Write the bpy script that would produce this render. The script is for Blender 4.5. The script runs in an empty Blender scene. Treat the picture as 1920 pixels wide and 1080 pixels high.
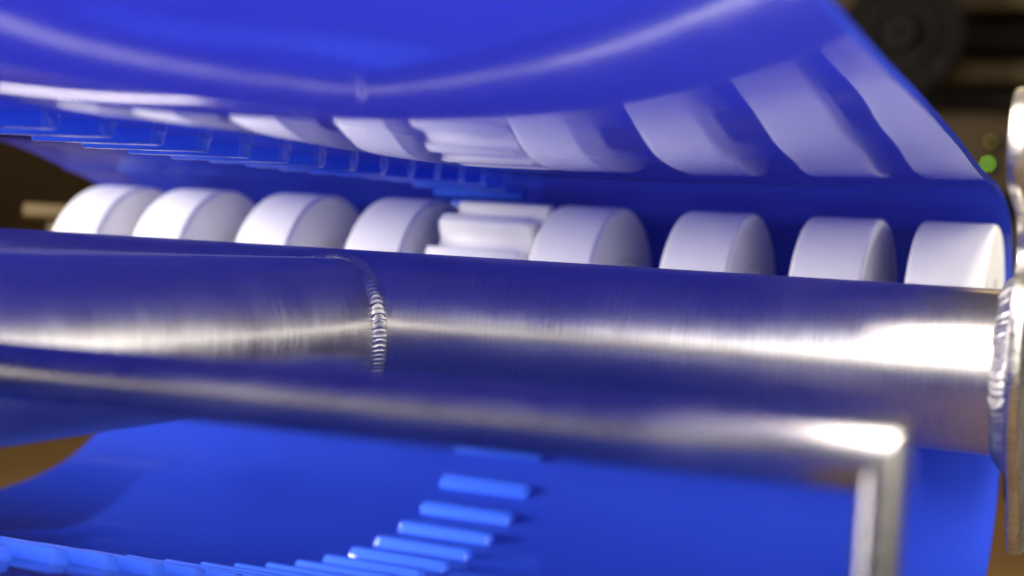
import bpy, bmesh, math, random
from mathutils import Vector, Matrix, noise

random.seed(7)
sc = bpy.context.scene
COL = sc.collection
Z0 = 1.0                      # height of the lens above the floor; all machine heights below are relative to it

# ------------------------------------------------------------------ camera
YAW, PITCH, ROLL = 0.42034, 0.032592, -0.055481
fw = Vector((-math.sin(YAW) * math.cos(PITCH), math.cos(YAW) * math.cos(PITCH), -math.sin(PITCH)))
rt = Vector((math.cos(YAW), math.sin(YAW), 0))
dn = fw.cross(rt)
rt, dn = (math.cos(ROLL) * rt + math.sin(ROLL) * dn), (-math.sin(ROLL) * rt + math.cos(ROLL) * dn)
cd = bpy.data.cameras.new("camera")
cam = bpy.data.objects.new("camera", cd)
COL.objects.link(cam)
m = Matrix((rt, -dn, -fw)).transposed().to_4x4()
m.translation = (0, 0, Z0)
cam.matrix_world = m
cd.sensor_width = 36.0
cd.lens = 2695.5 / 1920 * 36
cd.clip_start = 0.01
cd.clip_end = 100
cd.dof.use_dof = True
cd.dof.focus_distance = 0.535
cd.dof.aperture_fstop = 6.6
sc.camera = cam

# ------------------------------------------------------------------ world, lamps, exposure
w = bpy.data.worlds.new("World")
sc.world = w
w.use_nodes = True
w.node_tree.nodes["Background"].inputs[0].default_value = (1.0, 0.93, 0.86, 1)
w.node_tree.nodes["Background"].inputs[1].default_value = 0.13
sc.view_settings.view_transform = 'Standard'
sc.view_settings.look = 'None'
sc.view_settings.exposure = 0.0
sc.view_settings.gamma = 1.0
sc.render.engine = 'CYCLES'
sc.cycles.use_denoising = True
sc.cycles.use_adaptive_sampling = True
sc.cycles.adaptive_threshold = 0.02
sc.cycles.max_bounces = 8
sc.cycles.glossy_bounces = 5
sc.cycles.diffuse_bounces = 4
sc.cycles.sample_clamp_indirect = 8


def area(name, loc, target, sx, sy, power, col):
    ld = bpy.data.lights.new(name, 'AREA')
    ld.shape = 'RECTANGLE'
    ld.size, ld.size_y = sx, sy
    ld.energy = power
    ld.color = col
    o = bpy.data.objects.new(name, ld)
    COL.objects.link(o)
    loc = Vector(loc)
    o.matrix_world = (Vector(target) - loc).to_track_quat('-Z', 'Y').to_matrix().to_4x4()
    o.location = loc
    return o


area("softbox_front", (0.75, -1.25, Z0 + 0.34), (-0.30, 0.6, Z0 - 0.02), 1.5, 0.5, 13, (1.0, 0.95, 0.92))
area("softbox_key", (0.40, -0.95, Z0 + 0.64), (-0.12, 0.45, Z0 - 0.02), 0.9, 0.9, 29, (1.0, 0.96, 0.92))
area("softbox_left", (-3.00, -0.95, Z0 + 0.38), (-0.4, 0.5, Z0 - 0.02), 1.5, 0.72, 280, (1.0, 0.94, 0.89))
area("softbox_right", (1.45, 0.62, Z0 + 0.16), (-0.3, 0.38, Z0), 1.5, 0.62, 24, (1.0, 0.96, 0.93))
area("lamp_overhead", (-0.25, -0.28, Z0 + 0.72), (-0.20, 0.02, Z0), 0.8, 0.6, 66, (1.0, 0.91, 0.80))
area("lamp_warm_back", (0.75, 1.5, Z0 + 0.75), (-0.1, 0.6, Z0), 0.35, 0.35, 4.5, (1.0, 0.78, 0.46))
area("background_fill", (-1.6, 4.4, 3.4), (-1.8, 5.6, 0.0), 2.5, 1.0, 120, (1.0, 0.72, 0.38))  # unseen warm fill, added to brighten the wall and floor behind


# ------------------------------------------------------------------ materials
def new_mat(name):
    mt = bpy.data.materials.new(name)
    mt.use_nodes = True
    nt = mt.node_tree
    return mt, nt, nt.nodes["Principled BSDF"]


def N(nt, t, **kw):
    n = nt.nodes.new(t)
    for k, v in kw.items():
        setattr(n, k, v)
    return n


def coords(nt, scale, kind='Object'):
    tc = N(nt, 'ShaderNodeTexCoord')
    mp = N(nt, 'ShaderNodeMapping')
    mp.inputs['Scale'].default_value = scale
    nt.links.new(tc.outputs[kind], mp.inputs[0])
    return mp.outputs[0]


def noise_tex(nt, vec, scale, detail=4, rough=0.55):
    n = N(nt, 'ShaderNodeTexNoise')
    n.inputs['Scale'].default_value = scale
    n.inputs['Detail'].default_value = detail
    n.inputs['Roughness'].default_value = rough
    nt.links.new(vec, n.inputs['Vector'])
    return n.outputs['Fac']


def ramp(nt, fac, stops):
    r = N(nt, 'ShaderNodeValToRGB')
    el = r.color_ramp.elements
    while len(el) < len(stops):
        el.new(0.5)
    for e, (p, c) in zip(el, stops):
        e.position = p
        e.color = c if len(c) == 4 else (*c, 1)
    nt.links.new(fac, r.inputs[0])
    return r.outputs[0]


def maprange(nt, fac, a, b, c, d):
    r = N(nt, 'ShaderNodeMapRange')
    for k, v in zip((1, 2, 3, 4), (a, b, c, d)):
        r.inputs[k].default_value = v
    nt.links.new(fac, r.inputs[0])
    return r.outputs[0]


def bump(nt, bsdf, height, strength, dist):
    b = N(nt, 'ShaderNodeBump')
    b.inputs['Strength'].default_value = strength
    b.inputs['Distance'].default_value = dist
    nt.links.new(height, b.inputs['Height'])
    nt.links.new(b.outputs[0], bsdf.inputs['Normal'])


def mat_belt(name, lo, hi, through):
    """moulded polyurethane: coloured body that lets some light through, under a clear glossy skin"""
    mt, nt, b = new_mat(name)
    nt.nodes.remove(b)
    v = coords(nt, (1, 1, 1))
    f = noise_tex(nt, v, 9, 3)
    c = ramp(nt, f, [(0.3, lo), (0.7, hi)])
    df = N(nt, 'ShaderNodeBsdfDiffuse')
    nt.links.new(c, df.inputs['Color'])
    tr = N(nt, 'ShaderNodeBsdfTranslucent')
    tr.inputs['Color'].default_value = (0.27, 0.28, 0.98, 1)
    mx = N(nt, 'ShaderNodeMixShader')
    mx.inputs[0].default_value = through
    nt.links.new(df.outputs[0], mx.inputs[1])
    nt.links.new(tr.outputs[0], mx.inputs[2])
    gl = N(nt, 'ShaderNodeBsdfGlossy')
    f2 = noise_tex(nt, v, 55, 5, 0.7)
    nt.links.new(maprange(nt, f2, 0.3, 0.75, 0.03, 0.07), gl.inputs['Roughness'])
    fr = N(nt, 'ShaderNodeFresnel')
    fr.inputs['IOR'].default_value = 1.5
    f3 = noise_tex(nt, v, 22, 2)
    bm_ = N(nt, 'ShaderNodeBump')
    bm_.inputs['Strength'].default_value = 0.10
    bm_.inputs['Distance'].default_value = 0.0006
    f4 = noise_tex(nt, v, 420, 3, 0.6)
    f5 = noise_tex(nt, coords(nt, (700, 14, 14)), 1.0, 3, 0.6)
    ad = N(nt, 'ShaderNodeMath', operation='MULTIPLY_ADD')
    ad.inputs[1].default_value = 0.020
    nt.links.new(f4, ad.inputs[0])
    nt.links.new(f3, ad.inputs[2])
    ad2 = N(nt, 'ShaderNodeMath', operation='MULTIPLY_ADD')
    ad2.inputs[1].default_value = 0.012
    nt.links.new(f5, ad2.inputs[0])
    nt.links.new(ad.outputs[0], ad2.inputs[2])
    nt.links.new(ad2.outputs[0], bm_.inputs['Height'])
    for n in (gl, fr, df):
        nt.links.new(bm_.outputs[0], n.inputs['Normal'])
    m2 = N(nt, 'ShaderNodeMixShader')
    nt.links.new(fr.outputs[0], m2.inputs[0])
    nt.links.new(mx.outputs[0], m2.inputs[1])
    nt.links.new(gl.outputs[0], m2.inputs[2])
    nt.links.new(m2.outputs[0], nt.nodes['Material Output'].inputs['Surface'])
    return mt


def mat_white():
    mt, nt, b = new_mat("white_acetal")
    v = coords(nt, (1, 1, 1))
    f = noise_tex(nt, v, 60, 4)
    c = ramp(nt, f, [(0.3, (0.84, 0.825, 0.81)), (0.7, (0.88, 0.87, 0.86))])
    nt.links.new(c, b.inputs['Base Color'])
    b.inputs['Roughness'].default_value = 0.42
    return mt


def mat_steel(name, scale, base=(0.60, 0.575, 0.55), r0=0.20, r1=0.34, heat=False, bstr=0.045, aniso=0.0, axis='X'):
    """brushed stainless steel; scale stretches the brush strokes"""
    mt, nt, b = new_mat(name)
    b.inputs['Metallic'].default_value = 1
    v = coords(nt, scale)
    f = noise_tex(nt, v, 1.0, 6, 0.65)
    v2 = coords(nt, (1, 1, 1))
    f2 = noise_tex(nt, v2, 38, 4, 0.6)
    mul = N(nt, 'ShaderNodeMath', operation='ADD')
    nt.links.new(maprange(nt, f, 0.3, 0.7, r0, r1), mul.inputs[0])
    nt.links.new(maprange(nt, f2, 0.35, 0.75, -0.03, 0.06), mul.inputs[1])
    nt.links.new(mul.outputs[0], b.inputs['Roughness'])
    col0 = ramp(nt, f2, [(0.25, tuple(x * 0.88 for x in base)), (0.7, base)])
    grain = ramp(nt, f, [(0.30, (0.80, 0.80, 0.80)), (0.62, (1.0, 1.0, 1.0))])
    mg = N(nt, 'ShaderNodeMix', data_type='RGBA', blend_type='MULTIPLY')
    mg.inputs['Factor'].default_value = 1.0
    nt.links.new(col0, mg.inputs['A'])
    nt.links.new(grain, mg.inputs['B'])
    col = mg.outputs['Result']
    if heat:
        at = N(nt, 'ShaderNodeAttribute', attribute_name="heat")
        mix = N(nt, 'ShaderNodeMix', data_type='RGBA')
        nt.links.new(maprange(nt, at.outputs['Fac'], 0, 1, 0, 0.85), mix.inputs['Factor'])
        nt.links.new(col, mix.inputs['A'])
        mix.inputs['B'].default_value = (0.22, 0.16, 0.11, 1)
        col = mix.outputs['Result']
    nt.links.new(col, b.inputs['Base Color'])
    bump(nt, b, f, bstr, 0.00012)
    if aniso:
        b.inputs['Anisotropic'].default_value = aniso
        b.inputs['Anisotropic Rotation'].default_value = 0.25
        tg = N(nt, 'ShaderNodeTangent', direction_type='RADIAL', axis=axis)
        nt.links.new(tg.outputs[0], b.inputs['Tangent'])
    return mt


def mat_plain(name, col, rough=0.6, metal=0.0, var=0.25, scale=6, emit=None, spec=0.12):
    mt, nt, b = new_mat(name)
    f = noise_tex(nt, coords(nt, (1, 1, 1)), scale, 5, 0.6)
    lo = tuple(c * (1 - var) for c in col)
    hi = tuple(min(1, c * (1 + var)) for c in col)
    nt.links.new(ramp(nt, f, [(0.3, lo), (0.7, hi)]), b.inputs['Base Color'])
    b.inputs['Roughness'].default_value = rough
    b.inputs['Metallic'].default_value = metal
    b.inputs['Specular IOR Level'].default_value = spec
    if emit:
        b.inputs['Emission Color'].default_value = (*emit[0], 1)
        b.inputs['Emission Strength'].default_value = emit[1]
    return mt


M = {
    'belt': mat_belt("blue_polyurethane", (0.026, 0.076, 0.66), (0.031, 0.088, 0.73), 0.40),
    'lug': mat_belt("blue_polyurethane_lug", (0.050, 0.160, 0.95), (0.056, 0.175, 0.97), 0.12),
    'white': mat_white(),
    'tube_x': mat_steel("brushed_steel_cross", (1500, 90, 90), heat=True, r0=0.31, r1=0.44, aniso=0.76, axis='X'),
    'tube_y': mat_steel("brushed_steel_beam", (90, 1500, 90), heat=True, r0=0.31, r1=0.44, aniso=0.76, axis='Y'),
    'rod': mat_steel("drawn_steel_rod", (40, 600, 600), base=(0.36, 0.345, 0.33), r0=0.25, r1=0.33),
    'plate': mat_steel("rolled_steel_plate", (300, 300, 900), base=(0.58, 0.55, 0.50), r0=0.24, r1=0.42),
    'weld': mat_steel("weld_steel", (200, 200, 200), base=(0.56, 0.54, 0.52), r0=0.36, r1=0.52, bstr=0.1),
    'shaft': mat_steel("shaft_steel", (100, 900, 900), base=(0.16, 0.15, 0.15), r0=0.45, r1=0.6),
    'floor': mat_plain("sealed_concrete", (0.15, 0.098, 0.046), 0.7, var=0.2, scale=1.5),
    'wall': mat_plain("hall_wall", (0.085, 0.055, 0.026), 0.8, var=0.35, scale=1.2),
    'dark': mat_plain("dark_machine_paint", (0.0035, 0.0024, 0.0014), 0.8, var=0.4, scale=8),
    'olive': mat_plain("olive_machine_paint", (0.040, 0.025, 0.008), 0.55, var=0.35, scale=7),
    'grey': mat_plain("grey_cast_iron", (0.009, 0.0075, 0.007), 0.8, var=0.3, scale=20),
    'ochre': mat_plain("ochre_cover", (0.045, 0.030, 0.010), 0.7, var=0.25, scale=25),
    'black': mat_plain("black_plastic", (0.012, 0.012, 0.013), 0.45, var=0.3, scale=40),
    'led': mat_plain("green_lamp", (0.2, 0.5, 0.05), 0.4, emit=((0.28, 0.70, 0.06), 6)),
    'led2': mat_plain("amber_lamp", (0.4, 0.3, 0.05), 0.4, emit=((0.55, 0.48, 0.10), 0.8)),
}


# ------------------------------------------------------------------ building helpers
def thing(name, label, cat, loc, group=None):
    o = bpy.data.objects.new(name, None)
    o.empty_display_size = 0.02
    COL.objects.link(o)
    o.location = loc
    o['label'] = label
    o['category'] = cat
    if group:
        o['group'] = group
    return o


def mesh_from(name, verts, faces, mat, smooth=True):
    me = bpy.data.meshes.new(name)
    me.from_pydata([tuple(v) for v in verts], [], faces)
    me.materials.append(mat)
    if smooth:
        me.polygons.foreach_set('use_smooth', [True] * len(me.polygons))
    me.update()
    return me


def link(name, me, parent=None, origin=None):
    """origin: where the mesh coordinates' zero sits in the world"""
    o = bpy.data.objects.new(name, me)
    COL.objects.link(o)
    o.location = Vector(origin) if origin is not None else Vector((0, 0, 0))
    if parent is not None:
        o.parent = parent
        root = parent
        off = Vector((0, 0, 0))
        while root is not None:
            off += root.location
            root = root.parent
        o.location = o.location - off
    return o


def smooth_by_angle(me, deg=35):
    bm = bmesh.new()
    bm.from_mesh(me)
    lim = math.radians(deg)
    for e in bm.edges:
        e.smooth = not (len(e.link_faces) == 2 and e.calc_face_angle(0) > lim)
    bm.to_mesh(me)
    bm.free()


def box_mesh(name, dims, mat, bev=0.0, seg=2):
    bm = bmesh.new()
    bmesh.ops.create_cube(bm, size=1)
    bmesh.ops.scale(bm, vec=dims, verts=bm.verts)
    if bev:
        bmesh.ops.bevel(bm, geom=list(bm.edges), offset=bev, segments=seg, profile=0.5, affect='EDGES')
    me = bpy.data.meshes.new(name)
    bm.to_mesh(me)
    bm.free()
    me.materials.append(mat)
    me.polygons.foreach_set('use_smooth', [True] * len(me.polygons))
    smooth_by_angle(me, 50 if bev else 20)
    return me


def lathe_x(name, prof, seg, mat, angle=30):
    """prof: list of (x, r) closed ring profile, revolved about X"""
    verts, faces = [], []
    n = len(prof)
    for i in range(seg):
        a = 2 * math.pi * i / seg
        for x, r in prof:
            verts.append((x, r * math.cos(a), r * math.sin(a)))
    for i in range(seg):
        j = (i + 1) % seg
        for k in range(n):
            l = (k + 1) % n
            faces.append((i * n + k, i * n + l, j * n + l, j * n + k))
    me = mesh_from(name, verts, faces, mat)
    bm = bmesh.new()
    bm.from_mesh(me)
    bmesh.ops.recalc_face_normals(bm, faces=bm.faces)
    bm.to_mesh(me)
    bm.free()
    smooth_by_angle(me, angle)
    return me


# ------------------------------------------------------------------ the surroundings: floor and hall wall
def sheet(name, vs, mat):
    me = mesh_from(name, vs, [(0, 1, 2, 3)], mat, False)
    o = link(name, me)
    o['kind'] = 'structure'
    return o


sheet("floor", [(-22, -3, 0), (6, -3, 0), (6, 7.5, 0), (-22, 7.5, 0)], M['floor'])
sheet("wall", [(-22, 7.5, 0), (6, 7.5, 0), (6, 7.5, 9), (-22, 7.5, 9)], M['wall'])

# ------------------------------------------------------------------ belt profile (inner face), y / z relative to lens
YS, ZS, RW = 0.7060, -0.0326, 0.0530       # wheel shaft and wheel radius
XB0, XB1 = -0.6200, -0.0660                # belt edges
XM = 0.5 * (XB0 + XB1)
HW = 0.5 * (XB1 - XB0)
CTRL = [(-0.45, .140), (-0.30, .120), (-0.15, .097), (0.0, .0700), (0.05, .0600), (0.10, .0490), (0.15, .0372), (0.20, .0283), (0.24, .0254), (0.28, .0250), (0.32, .0256), (0.36, .0259),
        (0.40, .0256), (0.44, .0255), (0.48, .0261), (0.52, .0273), (0.55, .0283), (0.58, .0294), (0.605, .0304), (0.63, .0315), (0.65, .0320), (0.672, .0315), (0.70, .0291), (0.722, .0243),
        (0.741, .0168), (0.755, .0040), (0.764, -.014), (0.7672, -.035), (0.768, -.06), (0.7665, -.085), (0.761, -.108),
        (0.751, -.127), (0.737, -.1415), (0.717, -.1525), (0.69, -.1602), (0.66, -.1645), (0.625, -.1655), (0.58, -.1625),
        (0.53, -.1545), (0.48, -.1435), (0.43, -.1305), (0.38, -.1165), (0.33, -.1040), (0.27, -.0945), (0.2, -.0890), (0.0, -.0850), (-0.45, -.0850)]
LIFT = [(-1, .084), (0.1, .084), (0.2, .0900), (0.28, .0840), (0.36, .0705), (0.44, .0630), (0.52, .0445), (0.58, .0242), (0.63, .0104), (0.67, .0040), (0.70, .0), (1, 0)]


def catmull(P, per):
    out = []
    for i in range(len(P) - 1):
        p0 = P[max(i - 1, 0)]
        p1, p2 = P[i], P[i + 1]
        p3 = P[min(i + 2, len(P) - 1)]
        # centripetal
        def tj(ti, a, b):
            return ti + max(1e-6, math.dist(a, b)) ** 0.5
        t0 = 0.0
        t1 = tj(t0, p0, p1) if p0 != p1 else 0.1
        t2 = tj(t1, p1, p2)
        t3 = tj(t2, p2, p3) if p2 != p3 else t2 + 0.1
        for k in range(per):
            t = t1 + (t2 - t1) * k / per
            def L(a, b, ta, tb):
                u = (t - ta) / (tb - ta)
                return tuple(x + (y - x) * u for x, y in zip(a, b))
            A1, A2, A3 = L(p0, p1, t0, t1), L(p1, p2, t1, t2), L(p2, p3, t2, t3)
            B1, B2 = L(A1, A2, t0, t2), L(A2, A3, t1, t3)
            out.append(L(B1, B2, t1, t2))
    out.append(P[-1])
    return out


PROF = catmull(CTRL, 12)
# relax the curve a little so the glossy face shows no kinks
for _ in range(30):
    PROF = [PROF[0]] + [tuple(0.25 * a + 0.5 * b + 0.25 * c for a, b, c in zip(PROF[i - 1], PROF[i], PROF[i + 1]))
                        for i in range(1, len(PROF) - 1)] + [PROF[-1]]
ARC = [0.0]
for a, b in zip(PROF, PROF[1:]):
    ARC.append(ARC[-1] + math.dist(a, b))


def prof_at(s):
    lo, hi = 0, len(ARC) - 1
    while hi - lo > 1:
        mid = (lo + hi) // 2
        if ARC[mid] <= s:
            lo = mid
        else:
            hi = mid
    u = (s - ARC[lo]) / (ARC[hi] - ARC[lo])
    p = [a + (b - a) * u for a, b in zip(PROF[lo], PROF[hi])]
    i0, i1 = max(lo - 2, 0), min(hi + 2, len(PROF) - 1)
    t = Vector((0, PROF[i1][0] - PROF[i0][0], PROF[i1][1] - PROF[i0][1])).normalized()
    return Vector((0, p[0], p[1])), t


def sstep(x):
    x = min(1, max(0, x))
    return x * x * (3 - 2 * x)


S_TOP = ARC[min(range(len(PROF)), key=lambda i: abs(PROF[i][0] - 0.70) + (10 if PROF[i][1] < 0 else 0))]


LIFTS = [LIFT[0]] + catmull(LIFT[1:-1], 16) + [LIFT[-1]]


def lift(s, x):
    """the upper run is not flat across: it sags in two troughs between its middle and its edges"""
    if s > S_TOP:
        return 0.0
    y = prof_at(s)[0].y
    for (ya, la), (yb, lb) in zip(LIFTS, LIFTS[1:]):
        if ya <= y <= yb:
            k = la + (lb - la) * (y - ya) / max(1e-9, yb - ya)
            break
    v = (x - XM) / HW
    if v < 0.0:
        return k * 0.079 + 0.011 * sstep((0.72 - y) / 0.10) * sstep((-v - 0.12) / 0.88) ** 1.2
    w = 0.15 + (v - 0.15) * sstep((v - 0.18) / 0.24)
    return k * (w - 0.431) ** 2


# ------------------------------------------------------------------ the belt
belt = thing("conveyor_belt", "glossy blue conveyor belt looping around the white wheels with lugs inside", "conveyor belt", (XM, 0.30, Z0 - 0.17))
TH = 0.0030
NV = 64
verts, faces = [], []
samples = [ARC[-1] * i / 520 for i in range(521)]
ring = 2 * (NV + 1)
for s in samples:
    p, t = prof_at(s)
    n_in = Vector((0, t.z, -t.y))          # towards the inside of the loop
    for j in range(NV + 1):
        x = XB0 + (XB1 - XB0) * j / NV
        verts.append(Vector((x, p.y, p.z + lift(s, x))))
    for j in range(NV, -1, -1):
        x = XB0 + (XB1 - XB0) * j / NV
        verts.append(Vector((x, p.y, p.z + lift(s, x))) - n_in * TH)
for i in range(len(samples) - 1):
    for k in range(ring):
        l = (k + 1) % ring
        faces.append((i * ring + k, (i + 1) * ring + k, (i + 1) * ring + l, i * ring + l))
faces.append(tuple(range(ring)))
faces.append(tuple((len(samples) - 1) * ring + k for k in reversed(range(ring))))
me = mesh_from("band", verts, faces, M['belt'])
bm = bmesh.new()
bm.from_mesh(me)
bmesh.ops.recalc_face_normals(bm, faces=bm.faces)
bm.to_mesh(me)
bm.free()
smooth_by_angle(me, 40)
band = link("band", me, belt, (0, 0, Z0))

# drive lugs: trapezoid bars with rounded ends, one shared mesh
LUG_X0, LUG_X1 = -0.3665, -0.3120


def lug_mesh():
    L = LUG_X1 - LUG_X0
    bm = bmesh.new()
    bmesh.ops.create_cube(bm, size=1)
    for v in bm.verts:
        up = v.co.z > 0
        v.co.x *= L - (0.0016 if up else 0)
        v.co.y *= 0.0062 if up else 0.0092
        v.co.z = 0.0050 if up else -0.0003
    ed = [e for e in bm.edges if max(v.co.z for v in e.verts) > 0]
    bmesh.ops.bevel(bm, geom=ed, offset=0.0010, segments=3, profile=0.5, affect='EDGES')
    base = [f for f in bm.faces if all(v.co.z < 0 for v in f.verts)]
    bmesh.ops.delete(bm, geom=base, context='FACES_ONLY')      # moulded in one with the band: no skin between them
    me = bpy.data.meshes.new("drive_lug")
    bm.to_mesh(me)
    bm.free()
    me.materials.append(M['lug'])
    me.polygons.foreach_set('use_smooth', [True] * len(me.polygons))
    smooth_by_angle(me, 60)
    return me


LUG = lug_mesh()
s_anchor = ARC[min(range(len(PROF)), key=lambda i: abs(PROF[i][0] - 0.6827) + (10 if PROF[i][1] < 0 else 0))]
k0 = -int((s_anchor - 0.62) / 0.026)
k = k0
while True:
    s = s_anchor + k * 0.026
    if s > ARC[-1] - 0.55:
        break
    if s > 0.55:
        p, t = prof_at(s)
        n_in = Vector((0, t.z, -t.y))
        o = link("drive_lug", LUG, belt)
        mx = Matrix((Vector((1, 0, 0)), t, n_in)).transposed()
        if mx.determinant() < 0:
            mx = Matrix((Vector((-1, 0, 0)), t, n_in)).transposed()
        o.rotation_euler = mx.to_euler()
        o.location = Vector((0.5 * (LUG_X0 + LUG_X1), p.y, p.z + Z0 + lift(s, 0.5 * (LUG_X0 + LUG_X1)))) - belt.location
    k += 1

# ------------------------------------------------------------------ wheels and sprocket on their shaft
roller = thing("idler_shaft", "row of white plastic wheels and a toothed sprocket on a shaft inside the belt bend", "roller", (XM, YS, Z0 + ZS - RW))
WW = 0.0345
fil = 0.0026
prof = []
for k in range(7):
    a = math.pi / 2 * k / 6
    prof.append((fil - fil * math.cos(a), RW - fil + fil * math.sin(a)))
for k in range(7):
    a = math.pi / 2 * k / 6
    prof.append((WW - fil + fil * math.sin(a), RW - fil + fil * math.cos(a)))
prof += [(WW, 0.0275), (WW - 0.0008, 0.0268), (WW - 0.002, 0.0262), (WW - 0.002, 0.0215), (WW - 0.0008, 0.0210), (WW, 0.0205), (WW, 0.0125),
         (0, 0.0125), (0, 0.0215), (0.001, 0.0225), (0.004, 0.023), (0.004, 0.0305), (0.001, 0.0315), (0, 0.0325)]
WHEEL = lathe_x("support_wheel", prof, 128, M['white'], 40)
for x in (-0.5922, -0.5333, -0.4631, -0.3934, -0.2869, -0.2182, -0.1554, -0.1029):
    link("support_wheel", WHEEL, roller, (x, YS, Z0 + ZS))


def sprocket_mesh():
    nt_, pts = 13, []
    base = math.radians(97)
    for k in range(nt_):
        c = base + 2 * math.pi * k / nt_
        for da, r in ((-0.150, 0.0440), (-0.092, 0.0516), (-0.066, 0.0530), (0.066, 0.0530), (0.092, 0.0516), (0.150, 0.0440), (0.20, 0.0432), (0.2833, 0.0432)):
            pts.append((r * math.cos(c + da), r * math.sin(c + da)))
    bm = bmesh.new()
    x0, x1 = -0.3450, -0.2925
    a = [bm.verts.new((x0, p[0], p[1])) for p in pts]
    b = [bm.verts.new((x1, p[0], p[1])) for p in pts]
    n = len(pts)
    for i in range(n):
        bm.faces.new((a[i], a[(i + 1) % n], b[(i + 1) % n], b[i]))
    bm.faces.new(a)
    bm.faces.new(list(reversed(b)))
    bmesh.ops.recalc_face_normals(bm, faces=bm.faces)
    bmesh.ops.bevel(bm, geom=[e for e in bm.edges if e.calc_face_angle(0) > 0.35], offset=0.0008, segments=2, profile=0.5, affect='EDGES')
    me = bpy.data.meshes.new("sprocket")
    bm.to_mesh(me)
    bm.free()
    me.materials.append(M['white'])
    me.polygons.foreach_set('use_smooth', [True] * len(me.polygons))
    smooth_by_angle(me, 40)
    return me


o = link("sprocket", sprocket_mesh(), roller, (0, YS, Z0 + ZS))
o['label'] = "white toothed sprocket between the two middle wheels"
link("shaft", lathe_x("shaft", [(-0.66, 0), (-0.66, 0.011), (-0.659, 0.0124), (-0.058, 0.0124), (-0.057, 0.011), (-0.057, 0)], 48, M['shaft']),
     roller, (0, YS, Z0 + ZS))

# ------------------------------------------------------------------ stainless frame: cross tube, centre tube, welds, end plate
YT, ZT, RT = 0.4933, -0.0340, 0.0272
XBR, ZBR, RB = -0.2890, -0.0372, 0.0270
XP = -0.0399
frame = thing("steel_frame", "brushed stainless tube frame with welded T joint in front of the white wheels", "frame", (XBR, YT, Z0 - 0.12))


def saddle(phi):
    x = XBR + RB * math.cos(phi)
    z = ZBR + RB * math.sin(phi)
    dz = min(max(z - ZT, -RT * 0.999), RT * 0.999)
    return Vector((x, YT - math.sqrt(RT * RT - dz * dz), z))


SAD = [saddle(2 * math.pi * i / 240) for i in range(240)]


def heat_at(p):
    d = min((p - q).length for q in SAD[::3])
    e = abs(p.x - (XP - 0.004))
    n = noise.noise(p * 180) * 0.35
    h1 = math.exp(-((d - 0.0062) / 0.0040) ** 2) * (0.95 + n)
    h2 = math.exp(-(e / 0.006) ** 2) * 0.5 * (0.7 + n)
    return max(0, min(1, max(h1, h2)))


def tube_mesh(name, p0, p1, r, mat, nl, seg=112, near=0.10):
    p0, p1 = Vector(p0), Vector(p1)
    ax = (p1 - p0).normalized()
    u = ax.cross(Vector((0.3, 0.2, 1))).normalized()
    v = ax.cross(u)
    verts, faces, heat = [], [], []
    for i in range(nl + 1):
        c = p0 + (p1 - p0) * (i / nl)
        for j in range(seg):
            a = 2 * math.pi * j / seg
            q = c + (u * math.cos(a) + v * math.sin(a)) * r
            verts.append(q)
            heat.append(heat_at(q) if (abs(q.x - XBR) < near and q.y > 0.4) or q.x > -0.062 else 0)
    for i in range(nl):
        for j in range(seg):
            l = (j + 1) % seg
            faces.append((i * seg + j, i * seg + l, (i + 1) * seg + l, (i + 1) * seg + j))
    faces.append(tuple(reversed(range(seg))))
    faces.append(tuple(nl * seg + j for j in range(seg)))
    me = mesh_from(name, verts, faces, mat)
    bm = bmesh.new()
    bm.from_mesh(me)
    bmesh.ops.recalc_face_normals(bm, faces=bm.faces)
    bm.to_mesh(me)
    bm.free()
    smooth_by_angle(me, 40)
    at = me.attributes.new("heat", 'FLOAT', 'POINT')
    at.data.foreach_set('value', heat)
    return me


link("cross_tube", tube_mesh("cross_tube", (-0.80, YT, ZT), (XP - 0.0012, YT, ZT), RT, M['tube_x'], 420), frame, (0, 0, Z0))
link("center_tube", tube_mesh("center_tube", (XBR, -0.30, ZBR), (XBR, YT - 0.004, ZBR), RB, M['tube_y'], 420), frame, (0, 0, Z0))


def bead_mesh(name, path, nrm, base, wid, hgt, pitch, jitter, mat, nv=12):
    """weld bead: path points, outward normals; overlapping coin ripples along the run"""
    n = len(path)
    arc = [0.0]
    for i in range(n):
        arc.append(arc[-1] + (path[(i + 1) % n] - path[i]).length)
    verts, faces = [], []
    for i in range(n):
        t = (path[(i + 1) % n] - path[i - 1]).normalized()
        nn = nrm[i]
        b = t.cross(nn).normalized()
        wob = noise.noise(path[i] * 400) * jitter
        for j in range(nv + 1):
            v = -1 + 2 * j / nv
            ph = (arc[i] + 0.0016 * v * v + wob * 0.0006) / pitch
            fr = ph - math.floor(ph)
            cell = math.floor(ph)
            rip = (fr ** 1.6) * 0.42 * (1 - 0.5 * v * v)
            random.seed(cell * 7 + 3)
            amp = 1 + jitter * (random.random() - 0.5)
            h = hgt * amp * math.sqrt(max(0, 1 - v * v)) * (0.70 + rip)
            wv = wid * (1 + 0.05 * math.sin(ph * 6.283) + jitter * 0.25 * (random.random() - 0.5) + 0.4 * wob * 0.4)
            verts.append(path[i] + b * (v * wv) + nn * (h + base[i] - 0.0003))
    m_ = nv + 1
    for i in range(n):
        k = (i + 1) % n
        for j in range(nv):
            faces.append((i * m_ + j, i * m_ + j + 1, k * m_ + j + 1, k * m_ + j))
    me = mesh_from(name, verts, faces, mat)
    bm = bmesh.new()
    bm.from_mesh(me)
    bmesh.ops.recalc_face_normals(bm, faces=bm.faces)
    bm.to_mesh(me)
    bm.free()
    return me


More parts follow.
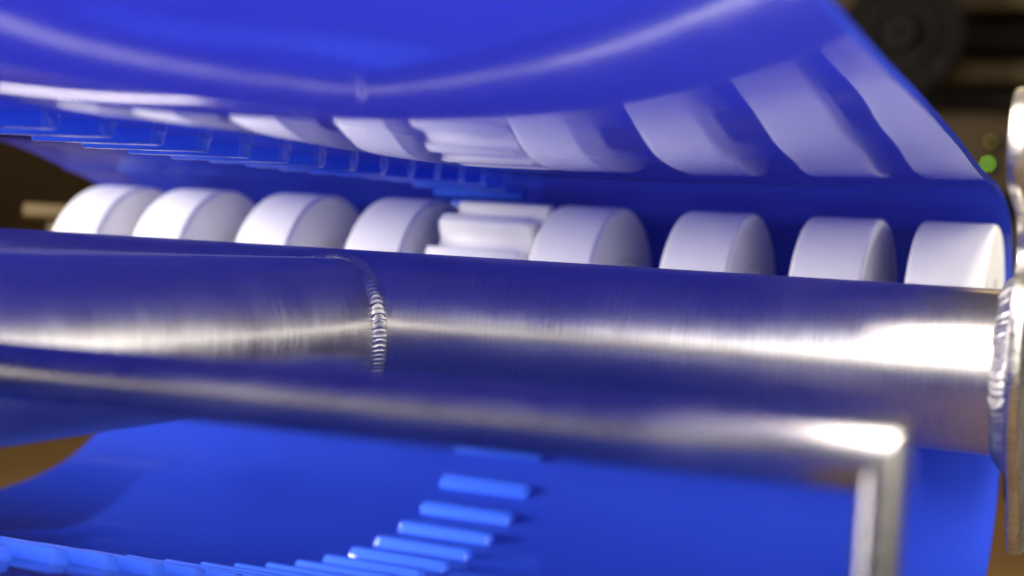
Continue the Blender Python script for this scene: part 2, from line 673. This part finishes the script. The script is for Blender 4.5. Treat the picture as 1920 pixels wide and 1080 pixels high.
path, nrm, base = [], [], []
NP = 760
for i in range(NP):
    ph = 2 * math.pi * i / NP
    q = saddle(ph)
    n1 = Vector((math.cos(ph), 0, math.sin(ph)))
    n2 = Vector((0, q.y - YT, q.z - ZT)).normalized()
    path.append(q)
    nrm.append((n1 + n2).normalized())
    base.append(0.0034 * 0.80 * math.tan(min(1.5, n1.angle(n2)) / 2))
o = link("weld_bead", bead_mesh("weld_bead", path, nrm, base, 0.0033, 0.0015, 0.00172, 0.45, M['weld']), frame, (0, 0, Z0))
o['label'] = "rippled weld seam around the tube joint"
path, nrm, base = [], [], []
for i in range(NP):
    ph = 2 * math.pi * i / NP
    wob = noise.noise(Vector((math.cos(ph) * 5, math.sin(ph) * 5, 3.3))) * 0.0008
    path.append(Vector((XP + wob, YT + RT * math.cos(ph), ZT + RT * math.sin(ph))))
    nrm.append(Vector((-1, math.cos(ph), math.sin(ph))).normalized())
    base.append(0.0036)
o = link("weld_bead", bead_mesh("weld_bead_end", path, nrm, base, 0.0042, 0.0012, 0.0021, 0.9, M['weld']), frame, (0, 0, Z0))
o['label'] = "rough weld seam between the tube and the end plate"

# end plate: waved outline in the y/z plane, seen almost edge on
out = [(0.640, .0640), (0.560, .0650), (0.530, .0630), (0.517, .0570), (0.512, .0485), (0.511, .0400), (0.514, .0330), (0.522, .0275), (0.540, .0235), (0.556, .0195),
       (0.567, .0140), (0.571, .0070), (0.567, .0000), (0.560, -.0070), (0.5560, -.0160), (0.5550, -.0300), (0.556, -.0450), (0.562, -.0600), (0.574, -.0720), (0.583, -.0800), (0.590, -.0860),
       (0.598, -.0970), (0.605, -.1075), (0.6130, -.1140), (0.622, -.1170), (0.660, -.1190), (0.760, -.1150), (0.80, -.09), (0.80, .03), (0.76, .055)]
out = [(y * 0.822, z * 0.822) for y, z in out]
nb = len(out)
closed = []
for i in range(nb):
    p0, p1, p2, p3 = out[i - 1], out[i], out[(i + 1) % nb], out[(i + 2) % nb]
    for k in range(4):
        t = k / 4
        closed.append(tuple(0.5 * (2 * b + (c - a) * t + (2 * a - 5 * b + 4 * c - d) * t * t + (3 * b - a - 3 * c + d) * t ** 3)
                            for a, b, c, d in zip(p0, p1, p2, p3)))
bm = bmesh.new()
A = [bm.verts.new((XP, y, z)) for y, z in closed]
B = [bm.verts.new((XP + 0.0042, y, z)) for y, z in closed]
n = len(closed)
for i in range(n):
    bm.faces.new((A[i], A[(i + 1) % n], B[(i + 1) % n], B[i]))
fa = bm.faces.new(A)
fb = bm.faces.new(list(reversed(B)))
bmesh.ops.recalc_face_normals(bm, faces=bm.faces)
bmesh.ops.bevel(bm, geom=list(set(fa.edges) | set(fb.edges)), offset=0.0007, segments=2, profile=0.5, affect='EDGES')
me = bpy.data.meshes.new("end_plate")
bm.to_mesh(me)
bm.free()
me.materials.append(M['plate'])
me.polygons.foreach_set('use_smooth', [True] * len(me.polygons))
smooth_by_angle(me, 40)
o = link("end_plate", me, frame, (0, 0, Z0))
o['label'] = "flat steel plate with a waved edge at the tube end"

# ------------------------------------------------------------------ guard rod bent down at the front
rail = thing("guard_rail", "thin steel bar with a mitred corner bending down, blurred in the foreground", "rail", (-0.046, 0.265, Z0 - 0.13))
RR = 0.0071


def rod_ring(c, a, b, ra, rb, seg=40, pw=2.0):
    res = []
    for j in range(seg):
        t = 2 * math.pi * j / seg
        ca, sa = math.cos(t), math.sin(t)
        res.append(c + a * (ra * math.copysign(abs(ca) ** (2 / pw), ca)) + b * (rb * math.copysign(abs(sa) ** (2 / pw), sa)))
    return res


def skin(name, rings, mat, angle=40):
    verts, faces = [], []
    seg = len(rings[0])
    for r in rings:
        verts += r
    for i in range(len(rings) - 1):
        for j in range(seg):
            l = (j + 1) % seg
            faces.append((i * seg + j, i * seg + l, (i + 1) * seg + l, (i + 1) * seg + j))
    faces.append(tuple(reversed(range(seg))))
    faces.append(tuple((len(rings) - 1) * seg + j for j in range(seg)))
    me = mesh_from(name, verts, faces, mat)
    bm = bmesh.new()
    bm.from_mesh(me)
    bmesh.ops.recalc_face_normals(bm, faces=bm.faces)
    bm.to_mesh(me)
    bm.free()
    smooth_by_angle(me, angle)
    return me


rings = []
xr0, zr0, xr1, zr1 = -0.275, -0.0383, -0.0424, -0.0349
for i in range(30):
    u = i / 29
    c = Vector((xr0 + (xr1 - xr0) * u, 0.265, zr0 + (zr1 - zr0) * u))
    rings.append(rod_ring(c, Vector((0, 1, 0)), Vector((0, 0, 1)), RR, RR))
# mitre: shear the last ring by 45 degrees in x
rings[-1] = [Vector((q.x + (q.z - zr1) * 0.62, q.y, q.z)) for q in rings[-1]]
link("bar", skin("bar", rings, M['rod']), rail, (0, 0, Z0))
rings = []
for i in range(14):
    u = i / 13
    c = Vector((-0.0430 - 0.0006 * u, 0.2652, zr1 + 0.001 - 0.095 * u))
    rings.append(rod_ring(c, Vector((1, 0, 0)), Vector((0, 1, 0)), 0.0041, RR, pw=2.2))
rings[0] = [Vector((q.x, q.y, zr1 + (q.x - xr1) * 1.45 + 0.0005)) for q in rings[0]]
link("leg", skin("leg", rings, M['rod']), rail, (0, 0, Z0))

# ------------------------------------------------------------------ things behind, out of focus
br = thing("ochre_cover", "small ochre machine cover beside the leftmost white wheel", "cover", (-0.68, 0.84, Z0 - 0.0525))
link("lid", box_mesh("lid", (0.098, 0.12, 0.010), M['ochre'], 0.002), br, (-0.679, 0.84, Z0 + 0.003))
link("body", box_mesh("body", (0.080, 0.10, 0.050), M['ochre'], 0.003), br, (-0.675, 0.84, Z0 - 0.0275))


def ring_mesh(name, r0, r1, h, mat, seg=48):
    return lathe_x(name, [(-h / 2, r0), (-h / 2, r1), (h / 2, r1), (h / 2, r0)], seg, mat)


# bearing block behind the belt edge
bb = thing("bearing_block", "small black bearing block between the belt edge and the steel plate", "bearing", (-0.062, 0.80, Z0 - 0.13))
link("housing", box_mesh("housing", (0.020, 0.050, 0.075), M['black'], 0.004), bb, (-0.0555, 0.812, Z0 - 0.0850))
link("cap", lathe_x("cap", [(-0.006, 0), (-0.006, 0.012), (0.004, 0.014), (0.006, 0.011), (0.006, 0)], 32, M['black']), bb, (-0.0445, 0.812, Z0 - 0.075))

# machine rack far behind on the right: posts, shelves, panels
rk = thing("machine_rack", "dark blurred machine rack with brown shelves far behind the belt", "rack", (-0.45, 3.6, 0))
for x in (-1.35, 0.35):
    link("post", box_mesh("post", (0.07, 0.07, 2.5), M['dark'], 0.006), rk, (x, 3.55, 1.25))
for z, h, mt in ((2.02, 0.06, 'dark'), (1.735, 0.09, 'dark'), (1.628, 0.055, 'olive'), (1.535, 0.060, 'dark'), (1.455, 0.050, 'olive'), (1.395, 0.035, 'dark'), (1.150, 0.050, 'dark')):
    link("shelf", box_mesh("shelf", (1.75, 0.10, h), M[mt], 0.006), rk, (-0.5, 3.57, z))
link("back_panel", box_mesh("back_panel", (1.70, 0.02, 0.70), M['olive'], 0.003), rk, (-0.5, 3.70, 1.20))
link("back_panel", box_mesh("back_panel", (1.70, 0.02, 0.45), M['dark'], 0.003), rk, (-0.5, 3.70, 1.80))

pl = thing("flange_motor", "round dark motor flange with grey bolts, blurred at the upper right", "motor", (-0.54, 3.3, Z0 + 0.40))
FM = Matrix.Rotation(math.pi / 2, 4, 'Z')


def face_y(o):
    o.rotation_euler = (0, 0, -math.pi / 2)
    return o


C0 = Vector((-0.555, 3.32, Z0 + 0.512))
face_y(link("flange", ring_mesh("flange", 0.020, 0.135, 0.03, M['dark']), pl, C0))
face_y(link("hub", ring_mesh("hub", 0.012, 0.034, 0.06, M['grey']), pl, C0 + Vector((0, -0.02, 0))))
face_y(link("rim", ring_mesh("rim", 0.062, 0.074, 0.04, M['grey']), pl, C0 + Vector((0, -0.01, 0))))
for a in (80, 200, 322, 262):
    p = C0 + Vector((0.118 * math.cos(math.radians(a)), -0.025, 0.118 * math.sin(math.radians(a))))
    face_y(link("bolt", lathe_x("bolt", [(-0.012, 0), (-0.012, 0.014), (0.012, 0.016), (0.012, 0)], 6, M['grey']), pl, p))

for nm, dx, dz, r, mt, lab in (("indicator_lamp", -0.1068, 0.0687, 0.0042, 'led', "lit green indicator lamp glowing as a blurred disc at right"),
                               ("indicator_lamp", -0.1057, 0.0836, 0.0042, 'led2', "dim olive indicator lamp above the lit green one")):
    yl = 3.40
    ol = thing(nm, lab, "lamp", (dx * yl, yl, Z0 + dz * yl - 0.012), "indicator lamps on the rack")
    bm = bmesh.new()
    bmesh.ops.create_uvsphere(bm, u_segments=20, v_segments=12, radius=r)
    me = bpy.data.meshes.new("lens")
    bm.to_mesh(me)
    bm.free()
    me.materials.append(M[mt])
    me.polygons.foreach_set('use_smooth', [True] * len(me.polygons))
    link("lens", me, ol, (dx * yl, yl, Z0 + dz * yl))
    link("bezel", box_mesh("bezel", (0.022, 0.16, 0.022), M['dark'], 0.003), ol, (dx * yl, yl + 0.083, Z0 + dz * yl))
